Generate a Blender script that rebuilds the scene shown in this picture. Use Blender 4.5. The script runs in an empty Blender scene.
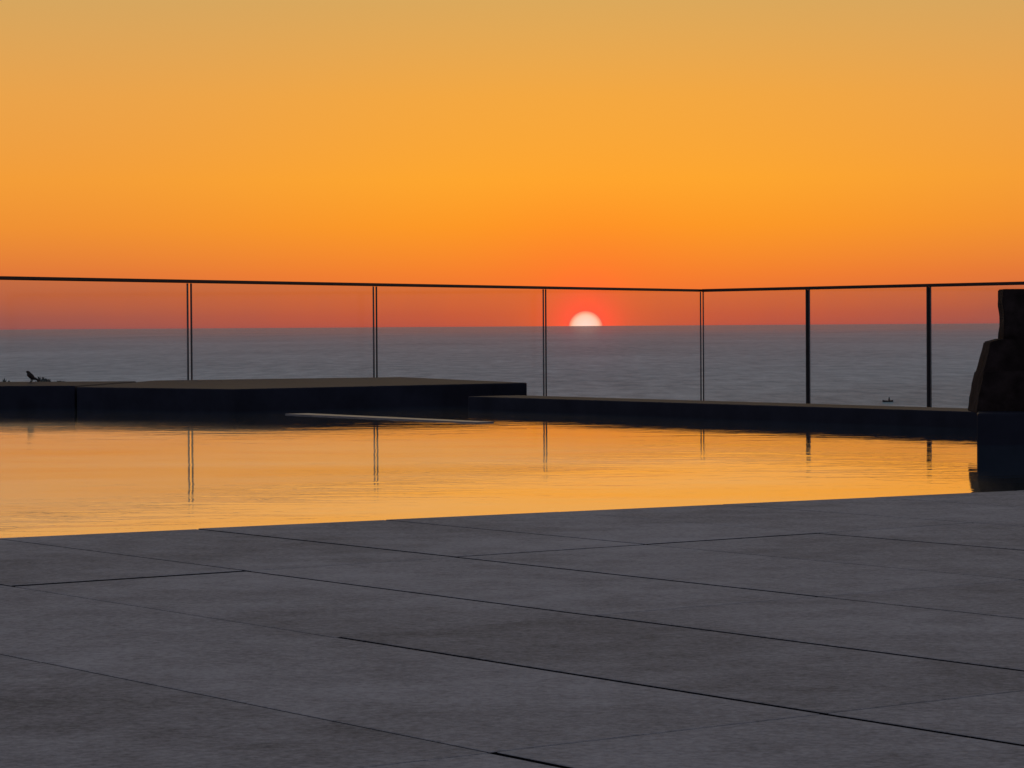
import bpy, bmesh, math, random
from mathutils import Vector, Matrix, noise
random.seed(7)
sc = bpy.context.scene
F = 2840.0
EY = 0.462           # eye height above the stone terrace (terrace top z = 0)
def lin(c,k=1.0):
    o=[]
    for v in c:
        v/=255.0
        o.append(k*(v/12.92 if v<=0.04045 else ((v+0.055)/1.055)**2.4))
    return (o[0],o[1],o[2],1.0)

# ---------------------------------------------------------------- helpers
def new_mat(name):
    m=bpy.data.materials.new(name); m.use_nodes=True
    nt=m.node_tree
    for n in list(nt.nodes): nt.nodes.remove(n)
    out=nt.nodes.new('ShaderNodeOutputMaterial')
    return m,nt,out
def N(nt,t,**kw):
    n=nt.nodes.new(t)
    for k,v in kw.items(): n.inputs[k].default_value=v
    return n
def math_n(nt,op,a,b=None,c=None,clamp=False):
    n=nt.nodes.new('ShaderNodeMath'); n.operation=op; n.use_clamp=clamp
    for i,v in enumerate((a,b,c)):
        if v is None: continue
        if isinstance(v,(int,float)): n.inputs[i].default_value=v
        else: nt.links.new(v,n.inputs[i])
    return n.outputs[0]
def ramp(nt,stops,interp='LINEAR'):
    r=nt.nodes.new('ShaderNodeValToRGB'); r.color_ramp.interpolation=interp
    e=r.color_ramp.elements
    e[0].position,e[0].color=stops[0]
    e[1].position,e[1].color=stops[-1]
    for p,c in stops[1:-1]:
        x=e.new(p); x.color=c
    return r
def mixc(nt,fac,a,b,mode='MIX'):
    n=nt.nodes.new('ShaderNodeMix'); n.data_type='RGBA'; n.blend_type=mode
    for s,v in ((0,fac),(6,a),(7,b)):
        if isinstance(v,(int,float,tuple)): n.inputs[s].default_value=v
        else: nt.links.new(v,n.inputs[s])
    return n.outputs[2]
def mesh_obj(name,bm,mat,parent=None,smooth=False):
    me=bpy.data.meshes.new(name); bm.to_mesh(me); bm.free()
    if smooth:
        for p in me.polygons: p.use_smooth=True
    o=bpy.data.objects.new(name,me); sc.collection.objects.link(o)
    if mat: me.materials.append(mat)
    if parent: o.parent=parent
    return o
def empty(name,loc=(0,0,0)):
    e=bpy.data.objects.new(name,None); e.empty_display_size=0.2
    sc.collection.objects.link(e); return e
def prism(bm,pts,z0,z1):
    a=sum(pts[i][0]*pts[(i+1)%len(pts)][1]-pts[(i+1)%len(pts)][0]*pts[i][1] for i in range(len(pts)))
    if a<0: pts=pts[::-1]
    lo=[bm.verts.new((p[0],p[1],z0)) for p in pts]
    hi=[bm.verts.new((p[0],p[1],z1)) for p in pts]
    bm.faces.new(lo[::-1]); top=bm.faces.new(hi)
    n=len(pts)
    for i in range(n):
        bm.faces.new((lo[i],lo[(i+1)%n],hi[(i+1)%n],hi[i]))
    return top
def prism_obj(name,pts,z0,z1,mat,bev=0.0,parent=None):
    bm=bmesh.new(); prism(bm,pts,z0,z1)
    if bev: bmesh.ops.bevel(bm,geom=list(bm.edges),offset=bev,segments=2,affect='EDGES',profile=0.5)
    return mesh_obj(name,bm,mat,parent)
def seg_box(bm,a,b,w,z0,z1):
    a=Vector(a);b=Vector(b); d=(b-a).normalized(); n=Vector((-d.y,d.x))*w*0.5
    prism(bm,[tuple(a+n),tuple(a-n),tuple(b-n),tuple(b+n)],z0,z1)

# ---------------------------------------------------------------- camera
cam=bpy.data.cameras.new('camera'); co=bpy.data.objects.new('camera',cam)
sc.collection.objects.link(co); sc.camera=co
cam.sensor_width=36; cam.lens=F/1024*36; cam.clip_start=0.1; cam.clip_end=200000
pitch=math.atan(58.7/F)
co.matrix_world=Matrix.Translation((0,0,EY)) @ Matrix.Rotation(math.pi/2-pitch,4,'X') @ Matrix.Rotation(-0.0063,4,'Z')
sc.view_settings.view_transform='Standard'; sc.view_settings.look='None'
sc.view_settings.exposure=0; sc.view_settings.gamma=1

# ---------------------------------------------------------------- world (dusk sky)
SAZ=math.atan(74/F)
sdir=Vector((math.sin(SAZ),math.cos(SAZ),-0.0008)).normalized()
w=bpy.data.worlds.new('World'); sc.world=w; w.use_nodes=True
nt=w.node_tree
for n in list(nt.nodes): nt.nodes.remove(n)
wo=nt.nodes.new('ShaderNodeOutputWorld')
tc=nt.nodes.new('ShaderNodeTexCoord')
sep=nt.nodes.new('ShaderNodeSeparateXYZ'); nt.links.new(tc.outputs['Generated'],sep.inputs[0])
z=math_n(nt,'MAXIMUM',sep.outputs[2],0.0)
zs=math_n(nt,'POWER',z,0.5)
upper=[(0.375, lin((246,204,132))),(0.44, lin((255,228,172),1.1)),(0.52, lin((218,194,160))),(0.60, lin((158,150,148))),(0.72, lin((124,128,141))),(1.0, lin((101,110,130)))]
sun_ramp=ramp(nt,[
 (0.0, lin((206,90,66))),
 (0.060,lin((220,98,58))),
 (0.100,lin((233,112,52))),
 (0.134,lin((242,127,46))),
 (0.187,lin((251,152,38))),
 (0.226,lin((253,166,46))),
 (0.283,lin((244,168,62))),
 (0.338,lin((222,170,88)))]+upper)
nt.links.new(zs,sun_ramp.inputs[0])
side_ramp=ramp(nt,[
 (0.0, lin((162,92,84))),
 (0.060,lin((180,96,76))),
 (0.100,lin((206,106,64))),
 (0.134,lin((222,118,58))),
 (0.187,lin((238,144,52))),
 (0.226,lin((242,156,56))),
 (0.283,lin((233,162,74))),
 (0.338,lin((213,165,94)))]+upper)
nt.links.new(zs,side_ramp.inputs[0])
anti=ramp(nt,[(0.0,lin((84,82,96))),(0.2,lin((121,112,122))),(0.4,lin((123,121,136))),(1.0,lin((101,110,130)))])
nt.links.new(zs,anti.inputs[0])
ds=nt.nodes.new('ShaderNodeVectorMath'); ds.operation='DISTANCE'
nt.links.new(tc.outputs['Generated'],ds.inputs[0]); ds.inputs[1].default_value=sdir
ms=nt.nodes.new('ShaderNodeMapRange'); ms.interpolation_type='SMOOTHSTEP'
nt.links.new(ds.outputs['Value'],ms.inputs[0]); ms.inputs[1].default_value=0.03; ms.inputs[2].default_value=0.21
fwd=mixc(nt,ms.outputs[0],sun_ramp.outputs[0],side_ramp.outputs[0])
mr=nt.nodes.new('ShaderNodeMapRange'); mr.interpolation_type='SMOOTHSTEP'
nt.links.new(ds.outputs['Value'],mr.inputs[0]); mr.inputs[1].default_value=0.35; mr.inputs[2].default_value=1.2
col=mixc(nt,mr.outputs[0],fwd,anti.outputs[0])
def gauss(s,k):
    a=math_n(nt,'DIVIDE',ds.outputs['Value'],s); a=math_n(nt,'MULTIPLY',a,a)
    a=math_n(nt,'MULTIPLY',a,-1.0); a=math_n(nt,'EXPONENT',a); return math_n(nt,'MULTIPLY',a,k)
c2=mixc(nt,gauss(0.034,0.55),col,lin((254,112,42),1.05))
c3=mixc(nt,gauss(0.0118,1.0),c2,lin((255,76,48),1.6))
bg=nt.nodes.new('ShaderNodeBackground'); nt.links.new(c3,bg.inputs[0]); bg.inputs[1].default_value=1.0
sky=nt.nodes.new('ShaderNodeTexSky'); sky.sky_type='NISHITA'; sky.sun_disc=False
sky.sun_elevation=math.radians(0.0); sky.sun_rotation=SAZ
bg2=nt.nodes.new('ShaderNodeBackground'); nt.links.new(sky.outputs[0],bg2.inputs[0]); bg2.inputs[1].default_value=0.002
ad=nt.nodes.new('ShaderNodeAddShader'); nt.links.new(bg.outputs[0],ad.inputs[0]); nt.links.new(bg2.outputs[0],ad.inputs[1])
nt.links.new(ad.outputs[0],wo.inputs[0])

# direct sunlight: the sun's centre is already just under the horizon, so it only grazes
sl=bpy.data.lights.new('sunlight','SUN'); sl.energy=0.3; sl.angle=math.radians(0.5); sl.color=(1,0.30,0.12)
so=bpy.data.objects.new('sunlight',sl); sc.collection.objects.link(so)
ld=Vector((math.sin(SAZ),math.cos(SAZ),math.tan(math.radians(-0.45))))
so.rotation_euler=ld.to_track_quat('Z','Y').to_euler()

# the sun itself, half below the sea horizon
m,n_,o_=new_mat('sun_surface')
lw=n_.nodes.new('ShaderNodeLayerWeight'); lw.inputs[0].default_value=0.5
rr=ramp(n_,[(0.0,(1.6,0.92,0.72,1)),(0.28,(1.5,0.78,0.52,1)),(0.52,(1.35,0.42,0.22,1)),(0.78,(1.25,0.13,0.07,1)),(1.0,(1.15,0.07,0.035,1))])
n_.links.new(lw.outputs['Facing'],rr.inputs[0])
em=n_.nodes.new('ShaderNodeEmission'); n_.links.new(rr.outputs[0],em.inputs[0]); em.inputs[1].default_value=1.0
n_.links.new(em.outputs[0],o_.inputs[0])
try: m.cycles.emission_sampling='NONE'
except Exception as e: print(e)
SD=60000.0
bm=bmesh.new(); bmesh.ops.create_uvsphere(bm,u_segments=64,v_segments=32,radius=17.8/F*SD)
s=mesh_obj('sun',bm,m,smooth=True); s.location=(math.sin(SAZ)*SD,math.cos(SAZ)*SD,-3.3/F*SD)

# ---------------------------------------------------------------- materials
def stone_mat():
    m,n,o=new_mat('terrace_stone')
    p=n.nodes.new('ShaderNodeBsdfPrincipled')
    tc=n.nodes.new('ShaderNodeTexCoord')
    at=n.nodes.new('ShaderNodeAttribute'); at.attribute_name='slab'
    n1=N(n,'ShaderNodeTexNoise',Scale=1.3,Detail=3.0,Roughness=0.6)
    n2=N(n,'ShaderNodeTexNoise',Scale=75.0,Detail=4.0,Roughness=0.8)
    n3=N(n,'ShaderNodeTexNoise',Scale=9.0,Detail=4.0,Roughness=0.65)
    for q in (n1,n2,n3): n.links.new(tc.outputs['Object'],q.inputs['Vector'])
    v=math_n(n,'MULTIPLY_ADD',n1.outputs[0],0.65,-0.40)
    v=math_n(n,'MULTIPLY_ADD',n3.outputs[0],0.55,v)
    v=math_n(n,'MULTIPLY_ADD',n2.outputs[0],1.0,v)
    v=math_n(n,'MULTIPLY_ADD',at.outputs['Fac'],0.14,v)
    r=ramp(n,[(0.48,(0.145,0.142,0.140,1)),(1.0,(0.41,0.40,0.39,1))])
    n.links.new(v,r.inputs[0]); n.links.new(r.outputs[0],p.inputs['Base Color'])
    p.inputs['Roughness'].default_value=0.75; p.inputs['Specular IOR Level'].default_value=0.08
    b=N(n,'ShaderNodeBump',Strength=0.7,Distance=0.003)
    n.links.new(n2.outputs[0],b.inputs['Height'])
    n.links.new(b.outputs[0],p.inputs['Normal'])
    n.links.new(p.outputs[0],o.inputs[0]); return m
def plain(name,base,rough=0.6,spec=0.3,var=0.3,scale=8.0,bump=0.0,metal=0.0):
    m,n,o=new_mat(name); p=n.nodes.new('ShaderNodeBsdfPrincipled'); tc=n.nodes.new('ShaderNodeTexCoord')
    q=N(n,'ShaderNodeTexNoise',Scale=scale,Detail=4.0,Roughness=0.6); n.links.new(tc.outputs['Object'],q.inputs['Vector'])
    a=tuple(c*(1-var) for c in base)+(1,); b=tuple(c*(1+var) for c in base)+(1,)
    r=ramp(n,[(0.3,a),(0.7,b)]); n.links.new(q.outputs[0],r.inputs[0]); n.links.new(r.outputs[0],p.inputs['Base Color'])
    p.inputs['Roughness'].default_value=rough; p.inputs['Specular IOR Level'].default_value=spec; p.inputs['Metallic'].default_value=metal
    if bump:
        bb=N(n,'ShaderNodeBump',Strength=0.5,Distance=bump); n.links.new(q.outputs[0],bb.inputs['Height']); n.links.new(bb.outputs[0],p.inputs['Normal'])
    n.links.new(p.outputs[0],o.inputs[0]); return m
STONE=stone_mat()
GROUT=plain('joint_dirt',(0.012,0.012,0.013),0.9,0.05)
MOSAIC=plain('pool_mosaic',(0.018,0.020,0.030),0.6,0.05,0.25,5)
METAL=plain('dark_rail_metal',(0.045,0.024,0.022),0.5,0.3,0.15,20,metal=0.2)
POST=plain('dark_post_metal',(0.02,0.02,0.022),0.5,0.2,0.15,20)
EDGE=plain('glass_edge_seal',(0.11,0.105,0.10),0.5,0.2,0.1,20)
LIP=plain('wet_lip_tile',(0.14,0.135,0.14),0.4,0.25,0.2,12)
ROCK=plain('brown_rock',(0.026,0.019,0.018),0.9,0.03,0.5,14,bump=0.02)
EARTH=plain('dry_earth',(0.08,0.07,0.05),0.95,0.1,0.4,0.6,bump=0.1)

def glass():
    m,n,o=new_mat('fence_glass')
    t=n.nodes.new('ShaderNodeBsdfTransparent'); t.inputs[0].default_value=(0.92,0.925,0.945,1)
    g=n.nodes.new('ShaderNodeBsdfGlossy'); g.inputs['Roughness'].default_value=0.05; g.inputs[0].default_value=(0.9,0.9,0.9,1)
    tc=n.nodes.new('ShaderNodeTexCoord')
    q=N(n,'ShaderNodeTexNoise',Scale=2.5,Detail=4.0); n.links.new(tc.outputs['Object'],q.inputs['Vector'])
    f=math_n(n,'MULTIPLY_ADD',q.outputs[0],0.06,0.04)
    mx=n.nodes.new('ShaderNodeMixShader'); n.links.new(f,mx.inputs[0])
    n.links.new(t.outputs[0],mx.inputs[1]); n.links.new(g.outputs[0],mx.inputs[2]); n.links.new(mx.outputs[0],o.inputs[0]); return m
GLASS=glass()

def pool_water():
    m,n,o=new_mat('pool_water'); tc=n.nodes.new('ShaderNodeTexCoord')
    mp=n.nodes.new('ShaderNodeMapping'); mp.inputs['Rotation'].default_value=(0,0,0.25); mp.inputs['Scale'].default_value=(0.7,1.3,1)
    n.links.new(tc.outputs['Object'],mp.inputs[0])
    a=N(n,'ShaderNodeTexNoise',Scale=1.8,Detail=3.0,Roughness=0.5,Distortion=0.8); n.links.new(mp.outputs[0],a.inputs['Vector'])
    b=N(n,'ShaderNodeTexNoise',Scale=9.0,Detail=3.0,Roughness=0.5,Distortion=0.4); n.links.new(mp.outputs[0],b.inputs['Vector'])
    h=math_n(n,'MULTIPLY_ADD',b.outputs[0],0.34,a.outputs[0])
    bp=N(n,'ShaderNodeBump',Strength=1.0,Distance=0.0014); n.links.new(h,bp.inputs['Height'])
    g=n.nodes.new('ShaderNodeBsdfGlossy'); g.inputs['Roughness'].default_value=0.025; g.inputs[0].default_value=(1,1,1,1)
    # wind-ruffled capillary part of the surface, calmer in the lee of the walls
    g2=n.nodes.new('ShaderNodeBsdfGlossy'); g2.inputs['Roughness'].default_value=0.24; g2.inputs[0].default_value=(1,1,1,1)
    d=n.nodes.new('ShaderNodeBsdfDiffuse'); d.inputs[0].default_value=(0.06,0.14,0.17,1)
    fr=n.nodes.new('ShaderNodeFresnel'); fr.inputs[0].default_value=1.34
    n.links.new(bp.outputs[0],g.inputs['Normal']); n.links.new(bp.outputs[0],fr.inputs['Normal'])
    mk=N(n,'ShaderNodeTexNoise',Scale=0.7,Detail=4.0,Roughness=0.6); n.links.new(mp.outputs[0],mk.inputs['Vector'])
    mf=math_n(n,'MULTIPLY_ADD',mk.outputs[0],0.8,-0.16,clamp=True)
    sx=n.nodes.new('ShaderNodeSeparateXYZ'); n.links.new(tc.outputs['Object'],sx.inputs[0])
    # distance to the infinity edge along its normal, and to the corner block
    e1=n.nodes.new('ShaderNodeMapRange'); e1.interpolation_type='SMOOTHSTEP'; n.links.new(math_n(n,'MULTIPLY_ADD',sx.outputs[0],0.9,sx.outputs[1]),e1.inputs[0])
    e1.inputs[1].default_value=13.2; e1.inputs[2].default_value=10.4; e1.inputs[3].default_value=0.02; e1.inputs[4].default_value=1.0
    e2=n.nodes.new('ShaderNodeMapRange'); e2.interpolation_type='SMOOTHSTEP'; n.links.new(sx.outputs[0],e2.inputs[0])
    e2.inputs[1].default_value=1.55; e2.inputs[2].default_value=0.6; e2.inputs[3].default_value=0.0; e2.inputs[4].default_value=1.0
    mf=math_n(n,'MULTIPLY',math_n(n,'MULTIPLY',mf,e1.outputs[0]),e2.outputs[0])
    gm=n.nodes.new('ShaderNodeMixShader'); n.links.new(mf,gm.inputs[0]); n.links.new(g.outputs[0],gm.inputs[1]); n.links.new(g2.outputs[0],gm.inputs[2])
    f=math_n(n,'POWER',fr.outputs[0],0.2)
    mx=n.nodes.new('ShaderNodeMixShader'); n.links.new(f,mx.inputs[0]); n.links.new(d.outputs[0],mx.inputs[1]); n.links.new(gm.outputs[0],mx.inputs[2])
    n.links.new(mx.outputs[0],o.inputs[0]); return m

def sea_mat():
    m,n,o=new_mat('sea_water'); tc=n.nodes.new('ShaderNodeTexCoord')
    mp=n.nodes.new('ShaderNodeMapping'); mp.inputs['Scale'].default_value=(0.12,0.03,1); n.links.new(tc.outputs['Object'],mp.inputs[0])
    a=N(n,'ShaderNodeTexNoise',Scale=1.0,Detail=4.0,Roughness=0.8); n.links.new(mp.outputs[0],a.inputs['Vector'])
    mp2=n.nodes.new('ShaderNodeMapping'); mp2.inputs['Scale'].default_value=(0.006,0.0016,1); n.links.new(tc.outputs['Object'],mp2.inputs[0])
    c=N(n,'ShaderNodeTexNoise',Scale=1.0,Detail=4.0,Roughness=0.65); n.links.new(mp2.outputs[0],c.inputs['Vector'])
    v=math_n(n,'MULTIPLY_ADD',c.outputs[0],0.40,math_n(n,'MULTIPLY',a.outputs[0],0.85))
    r=ramp(n,[(0.36,(0.24,0.34,0.32,1)),(0.88,(0.86,0.98,0.86,1))]); n.links.new(v,r.inputs[0])
    d=n.nodes.new('ShaderNodeBsdfDiffuse'); n.links.new(r.outputs[0],d.inputs[0])
    g=n.nodes.new('ShaderNodeBsdfGlossy'); g.inputs['Roughness'].default_value=0.05; g.inputs[0].default_value=(0.8,0.8,0.8,1)
    # the farther out, the more grazing (more mirror-like) the surface gets
    sx=n.nodes.new('ShaderNodeSeparateXYZ'); n.links.new(tc.outputs['Object'],sx.inputs[0])
    mr=n.nodes.new('ShaderNodeMapRange'); n.links.new(sx.outputs[1],mr.inputs[0])
    mr.inputs[1].default_value=900; mr.inputs[2].default_value=7000; mr.inputs[3].default_value=0.055; mr.inputs[4].default_value=0.30
    mx=n.nodes.new('ShaderNodeMixShader'); n.links.new(mr.outputs[0],mx.inputs[0]); n.links.new(d.outputs[0],mx.inputs[1]); n.links.new(g.outputs[0],mx.inputs[2])
    n.links.new(mx.outputs[0],o.inputs[0]); return m

# ---------------------------------------------------------------- sea
bm=bmesh.new()
vs=[bm.verts.new(p) for p in ((-30000,55,-15),(30000,55,-15),(30000,38000,-15),(-30000,38000,-15))]
bm.faces.new(vs); mesh_obj('sea',bm,sea_mat())

# hillside falling to the shore
bm=bmesh.new(); nx,ny=90,40; grid=[]
for j in range(ny+1):
    row=[]
    for i in range(nx+1):
        x=-60+120*i/nx; y=8+72*j/ny
        if y<32: zz=EY-1.0
        else:
            t=min(1,(y-32)/40); zz=EY-1.0-(t**0.8)*17
            zz+=noise.noise(Vector((x*0.15,y*0.15,0)))*1.2*min(1,t*3)
        row.append(bm.verts.new((x,y,zz)))
    grid.append(row)
for j in range(ny):
    for i in range(nx): bm.faces.new((grid[j][i],grid[j][i+1],grid[j+1][i+1],grid[j+1][i]))
mesh_obj('hillside',bm,EARTH)

# ---------------------------------------------------------------- stone terrace
TH=math.atan(2072/F); u1=Vector((-math.sin(TH),math.cos(TH))); u2=Vector((math.cos(TH),math.sin(TH)))
NE0=Vector((-1.129,6.26)); NE1=Vector((1.40,7.76))
ed=(NE1-NE0).normalized(); en=Vector((-ed.y,ed.x))
bm=bmesh.new(); lay=bm.faces.layers.float.new('slab')
LW,LL=0.485,1.07
for c in range(-22,26):
    d2=1.79+LW*(c)
    for k in range(-12,3):
        d1=2.50+LL*k
        rnd=random.Random(c*977+k*131)
        if (c==1 and k<=0) or (c==0 and k<=-1): ga2=0.010
        elif c==2: ga2=0.009
        elif c==3 and k<2: ga2=0.006
        elif c>=3: ga2=0.005
        else: ga2=0.0015
        gj=0.014 if (c,k) in ((1,2),) else (0.007 if (c,k) in ((3,2),(2,1),(4,2),(5,2)) else 0.0010)
        a=d1+gj; b=d1+LL-0.0008; p=d2+ga2; q=d2+LW-0.0008
        if k==2: b=13.0
        zt=rnd.uniform(-0.0004,0.0004)+0.0005*max(-6,min(8,c-3))+(0.0012 if (c,k) in ((1,2),(3,2),(4,2)) else 0.0)
        pts=[u1*a+u2*p,u1*a+u2*q,u1*b+u2*q,u1*b+u2*p]
        nf=len(bm.faces)
        prism(bm,[tuple(v) for v in pts],-0.03,zt)
        bm.faces.ensure_lookup_table(); val=rnd.random()
        for f in bm.faces[nf:]: f[lay]=val
bmesh.ops.bevel(bm,geom=[e for e in bm.edges if min(v.co.z for v in e.verts)>-0.02],offset=0.0008,segments=1,affect='EDGES')
bm.normal_update()
for f in bm.faces:
    if abs(f.normal.z)<0.3: f.material_index=1
geom=list(bm.verts)+list(bm.edges)+list(bm.faces)
bmesh.ops.bisect_plane(bm,geom=geom,plane_co=(NE0.x,NE0.y,0),plane_no=(en.x,en.y,0),clear_outer=True)
t=mesh_obj('stone_terrace',bm,STONE); t.data.materials.append(GROUT)
P=lambda s,off: tuple(NE0+ed*s+en*off)
prism_obj('terrace_bed',[P(-25,-0.004),P(25,-0.004),P(25,-25),P(-25,-25)],-1.6,-0.010,GROUT)

# ---------------------------------------------------------------- pool
ZW=EY-0.48
bm=bmesh.new()
vs=[bm.verts.new((p[0],p[1],ZW)) for p in (P(-9,0),P(9,0),(9,13.2),(2.3,13.2),(0.3,16.0),(-0.6,17.2),(-2.5,17.5),(-9,17.6))]
bm.faces.new(vs); mesh_obj('pool_water',bm,pool_water())
W0=Vector((0.1,15.78)); W1=Vector((2.103,12.9)); wd=(W0-W1).normalized(); wn=Vector((wd.y,-wd.x))
if wn.y<0: wn=-wn
a=W1-wd*0.05; b=W0+wd*0.62
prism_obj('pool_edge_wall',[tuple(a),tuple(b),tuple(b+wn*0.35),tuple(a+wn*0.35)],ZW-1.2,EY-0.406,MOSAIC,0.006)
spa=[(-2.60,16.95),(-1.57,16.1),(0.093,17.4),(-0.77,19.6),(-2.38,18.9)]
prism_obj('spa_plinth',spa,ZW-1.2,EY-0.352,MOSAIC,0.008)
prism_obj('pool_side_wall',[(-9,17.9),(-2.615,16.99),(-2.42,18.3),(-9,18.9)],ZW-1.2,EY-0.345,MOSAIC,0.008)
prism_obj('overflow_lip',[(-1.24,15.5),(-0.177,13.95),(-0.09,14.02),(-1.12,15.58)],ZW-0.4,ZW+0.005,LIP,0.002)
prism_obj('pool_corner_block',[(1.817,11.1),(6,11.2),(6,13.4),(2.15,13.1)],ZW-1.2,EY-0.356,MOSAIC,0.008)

# ---------------------------------------------------------------- glass fence
fence=empty('glass_fence')
L0=Vector((-3.41,18.93)); LC=Vector((1.907,28.5)); R1=Vector((4.43,24.6))
def at_px(px,A,B):
    k=(px-512)/F; d=B-A; t=(k*A.y-A.x)/(d.x-k*d.y); return A+d*t
ZR=EY+0.336; ZB=EY-0.86
lp=[at_px(x,L0,LC) for x in (-290,-5,190,375.5,545,702)]
rp=[at_px(x,LC,R1) for x in (702,808,929,1066,1225)]
bm=bmesh.new(); seg_box(bm,lp[0],lp[-1],0.045,ZR-0.012,ZR+0.013)
bmesh.ops.bevel(bm,geom=list(bm.edges),offset=0.006,segments=2,affect='EDGES'); mesh_obj('handrail_a',bm,METAL,fence)
bm=bmesh.new(); dd=(rp[-1]-rp[0]).normalized(); seg_box(bm,rp[0]+dd*0.026,rp[-1],0.045,ZR-0.014,ZR+0.015)
bmesh.ops.bevel(bm,geom=list(bm.edges),offset=0.006,segments=2,affect='EDGES'); mesh_obj('handrail_b',bm,METAL,fence)
bmG=bmesh.new(); bmE=bmesh.new()
def panel(a,b,ga,gb,ew=0.0055):
    d=(b-a).normalized(); a=a+d*ga; b=b-d*gb
    seg_box(bmG,a+d*0.007,b-d*0.007,0.012,ZB,ZR-0.014)
    seg_box(bmE,a-d*0.001,a+d*ew,0.013,ZB,ZR-0.014)
    seg_box(bmE,b-d*ew,b+d*0.001,0.013,ZB,ZR-0.014)
for i in range(len(lp)-1): panel(lp[i],lp[i+1],0.020,0.020)
for i in range(len(rp)-1): panel(rp[i],rp[i+1],0.024,0.018)
mesh_obj('glass_panels',bmG,GLASS,fence); mesh_obj('panel_edges',bmE,EDGE,fence)
bm=bmesh.new()
for p in rp[1:]:
    seg_box(bm,p-dd*0.011,p+dd*0.011,0.022,ZB-0.1,ZR-0.015)
mesh_obj('posts',bm,POST,fence)
bm=bmesh.new(); seg_box(bm,lp[0],lp[-1],0.12,EY-1.05,ZB+0.002); seg_box(bm,rp[0]+dd*0.12,rp[-1],0.12,EY-1.05,ZB+0.0)
mesh_obj('base_channel',bm,METAL,fence)

# ---------------------------------------------------------------- rock pillar on the corner block
pil=empty('stone_pillar')
def pxz(px,py,Y): return ((px-512)/F*Y, EY-(py-322.2)/F*Y)
def rock(name,poly,Y,thick,seed):
    bm=bmesh.new()
    fr=[bm.verts.new((pxz(x,y,Y)[0],Y,pxz(x,y,Y)[1])) for x,y in poly]
    bk=[bm.verts.new((v.co.x+0.01,Y+thick,v.co.z)) for v in fr]
    n=len(poly); bm.faces.new(fr); bm.faces.new(bk[::-1])
    for i in range(n): bm.faces.new((fr[(i+1)%n],fr[i],bk[i],bk[(i+1)%n]))
    bmesh.ops.recalc_face_normals(bm,faces=list(bm.faces))
    bmesh.ops.bevel(bm,geom=list(bm.edges),offset=0.004,segments=2,affect='EDGES')
    bmesh.ops.triangulate(bm,faces=list(bm.faces))
    bmesh.ops.subdivide_edges(bm,edges=[e for e in bm.edges if e.calc_length()>0.03],cuts=2,use_grid_fill=True)
    for v in bm.verts:
        q=v.co*22+Vector((seed,0,0)); v.co+=Vector((noise.noise(q),noise.noise(q+Vector((9,0,0))),0))*0.004
    mesh_obj(name,bm,ROCK,pil)
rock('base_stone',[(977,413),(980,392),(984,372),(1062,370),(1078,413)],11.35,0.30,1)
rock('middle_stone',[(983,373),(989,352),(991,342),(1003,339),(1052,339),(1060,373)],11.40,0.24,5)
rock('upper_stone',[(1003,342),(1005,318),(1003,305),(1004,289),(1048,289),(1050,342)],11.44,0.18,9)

# ---------------------------------------------------------------- low shrub behind the side wall
bm=bmesh.new(); rnd=random.Random(3)
LEAF=plain('shrub_leaves',(0.03,0.035,0.028),0.7,0.1,0.4,6)
for cx,cz,r in ((-4.02,-0.42,0.07),(-3.78,-0.45,0.06),(-3.50,-0.43,0.06),(-3.38,-0.44,0.05),(-3.62,-0.6,0.2),(-4.3,-0.6,0.2),(-3.3,-0.66,0.16)):
    for i in range(170):
        d=Vector((rnd.gauss(0,1),rnd.gauss(0,1),rnd.gauss(0,1))).normalized()*r*rnd.random()**0.4
        c=Vector((cx,21.2,EY+cz))+d
        ax=Vector((rnd.gauss(0,1),rnd.gauss(0,1),rnd.gauss(0.4,1))).normalized()*0.028
        sd=ax.cross(Vector((rnd.gauss(0,1),rnd.gauss(0,1),rnd.gauss(0,1)))).normalized()*0.011
        bm.faces.new([bm.verts.new(c-ax*0.5),bm.verts.new(c+sd),bm.verts.new(c+ax),bm.verts.new(c-sd)])
for cx in (-4.02,-3.62,-3.50,-3.38,-4.3):
    bmesh.ops.create_cone(bm,cap_ends=True,segments=6,radius1=0.015,radius2=0.006,depth=0.5,matrix=Matrix.Translation((cx,21.2,EY-0.75)))
mesh_obj('shrub',bm,LEAF)

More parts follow.
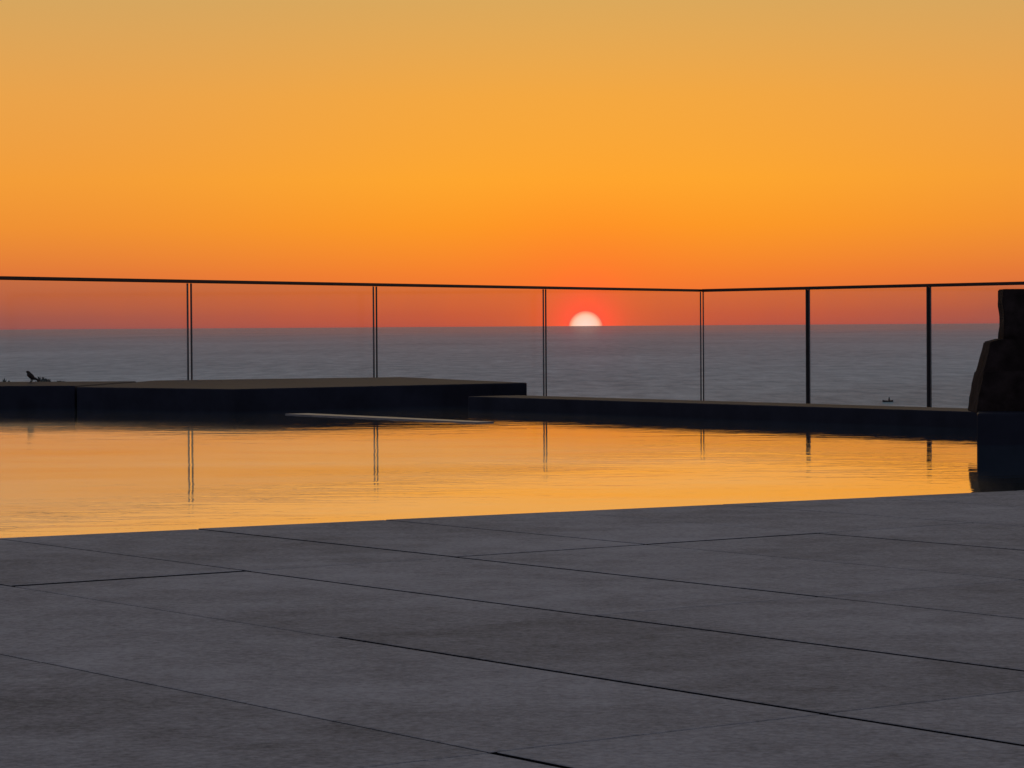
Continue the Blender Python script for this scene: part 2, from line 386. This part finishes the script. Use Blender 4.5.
# ---------------------------------------------------------------- small bird perched on the side wall
def skin_fig(name,verts,edges,radii,mat,parent,root=0,lv=2):
    me=bpy.data.meshes.new(name); me.from_pydata(verts,edges,[]); me.materials.append(mat)
    o=bpy.data.objects.new(name,me); sc.collection.objects.link(o); o.parent=parent
    sk=o.modifiers.new('skin','SKIN')
    for i,r in enumerate(radii):
        me.skin_vertices[0].data[i].radius=(r,r) if not isinstance(r,tuple) else r
    me.skin_vertices[0].data[root].use_root=True
    sk.use_smooth_shade=True
    ss=o.modifiers.new('sub','SUBSURF'); ss.levels=lv; ss.render_levels=lv
    return o
bird=empty('small_bird')
FEA=plain('bird_feathers',(0.05,0.04,0.035),0.8,0.1,0.3,60)
skin_fig('body',[(0.048,0,0.026),(0.018,0,0.034),(-0.003,0,0.046),(-0.016,0,0.064),(-0.021,0,0.079),(-0.030,0,0.083),(-0.042,0,0.081)],
 [(0,1),(1,2),(2,3),(3,4),(4,5),(5,6)],[(0.005,0.008),0.014,0.021,0.019,0.013,0.011,0.002],FEA,bird,2)
skin_fig('tail',[(0.040,0,0.028),(0.062,0,0.016),(0.070,0,0.010)],[(0,1),(1,2)],[(0.005,0.008),(0.004,0.008),(0.003,0.009)],FEA,bird,0,1)
for i,yy in enumerate((-0.008,0.008)):
    skin_fig('leg_%d'%(i+1),[(0.0,yy,0.036),(0.004,yy,0.016),(0.0,yy,0.002),(-0.012,yy,0.001)],[(0,1),(1,2),(2,3)],[0.004,0.0026,0.0020,0.0018],FEA,bird,0,1)
bird.location=((31-512)/F*18.0,18.0,EY-0.345); bird.rotation_euler=(0,0,0.6); bird.scale=(0.85,)*3

# ---------------------------------------------------------------- small boat on the sea
boat=empty('small_boat')
HULL=plain('boat_hull',(0.03,0.03,0.035),0.6,0.3)
bm=bmesh.new(); secs=[]
for i in range(9):
    t=i/8; x=-1.1+2.2*t; wd_=0.38*math.sin(math.pi*min(1,max(0.0,t*0.86+0.13)))**0.6; sh=0.30+0.12*(2*t-1)**2
    secs.append([bm.verts.new((x,y,zz)) for y,zz in ((-wd_,sh),(-wd_*0.8,0.08),(0,-0.08),(wd_*0.8,0.08),(wd_,sh))])
for a,b in zip(secs,secs[1:]):
    for k in range(4): bm.faces.new((a[k],a[k+1],b[k+1],b[k]))
    bm.faces.new((a[0],b[0],b[4],a[4]))
bm.faces.new(secs[0]); bm.faces.new(secs[-1][::-1])
mesh_obj('hull',bm,HULL,boat)
bm=bmesh.new(); bmesh.ops.create_cone(bm,cap_ends=True,segments=10,radius1=0.2,radius2=0.13,depth=0.45,matrix=Matrix.Translation((0.25,0,0.5)))  # simple figure aboard the boat: tapered torso with a round head
bmesh.ops.create_icosphere(bm,subdivisions=2,radius=0.12,matrix=Matrix.Translation((0.25,0,0.83)))
mesh_obj('boat_figure',bm,HULL,boat)
BY=555; boat.location=((888-512)/F*BY,BY,-15.0); boat.rotation_euler=(0,0,0.3)
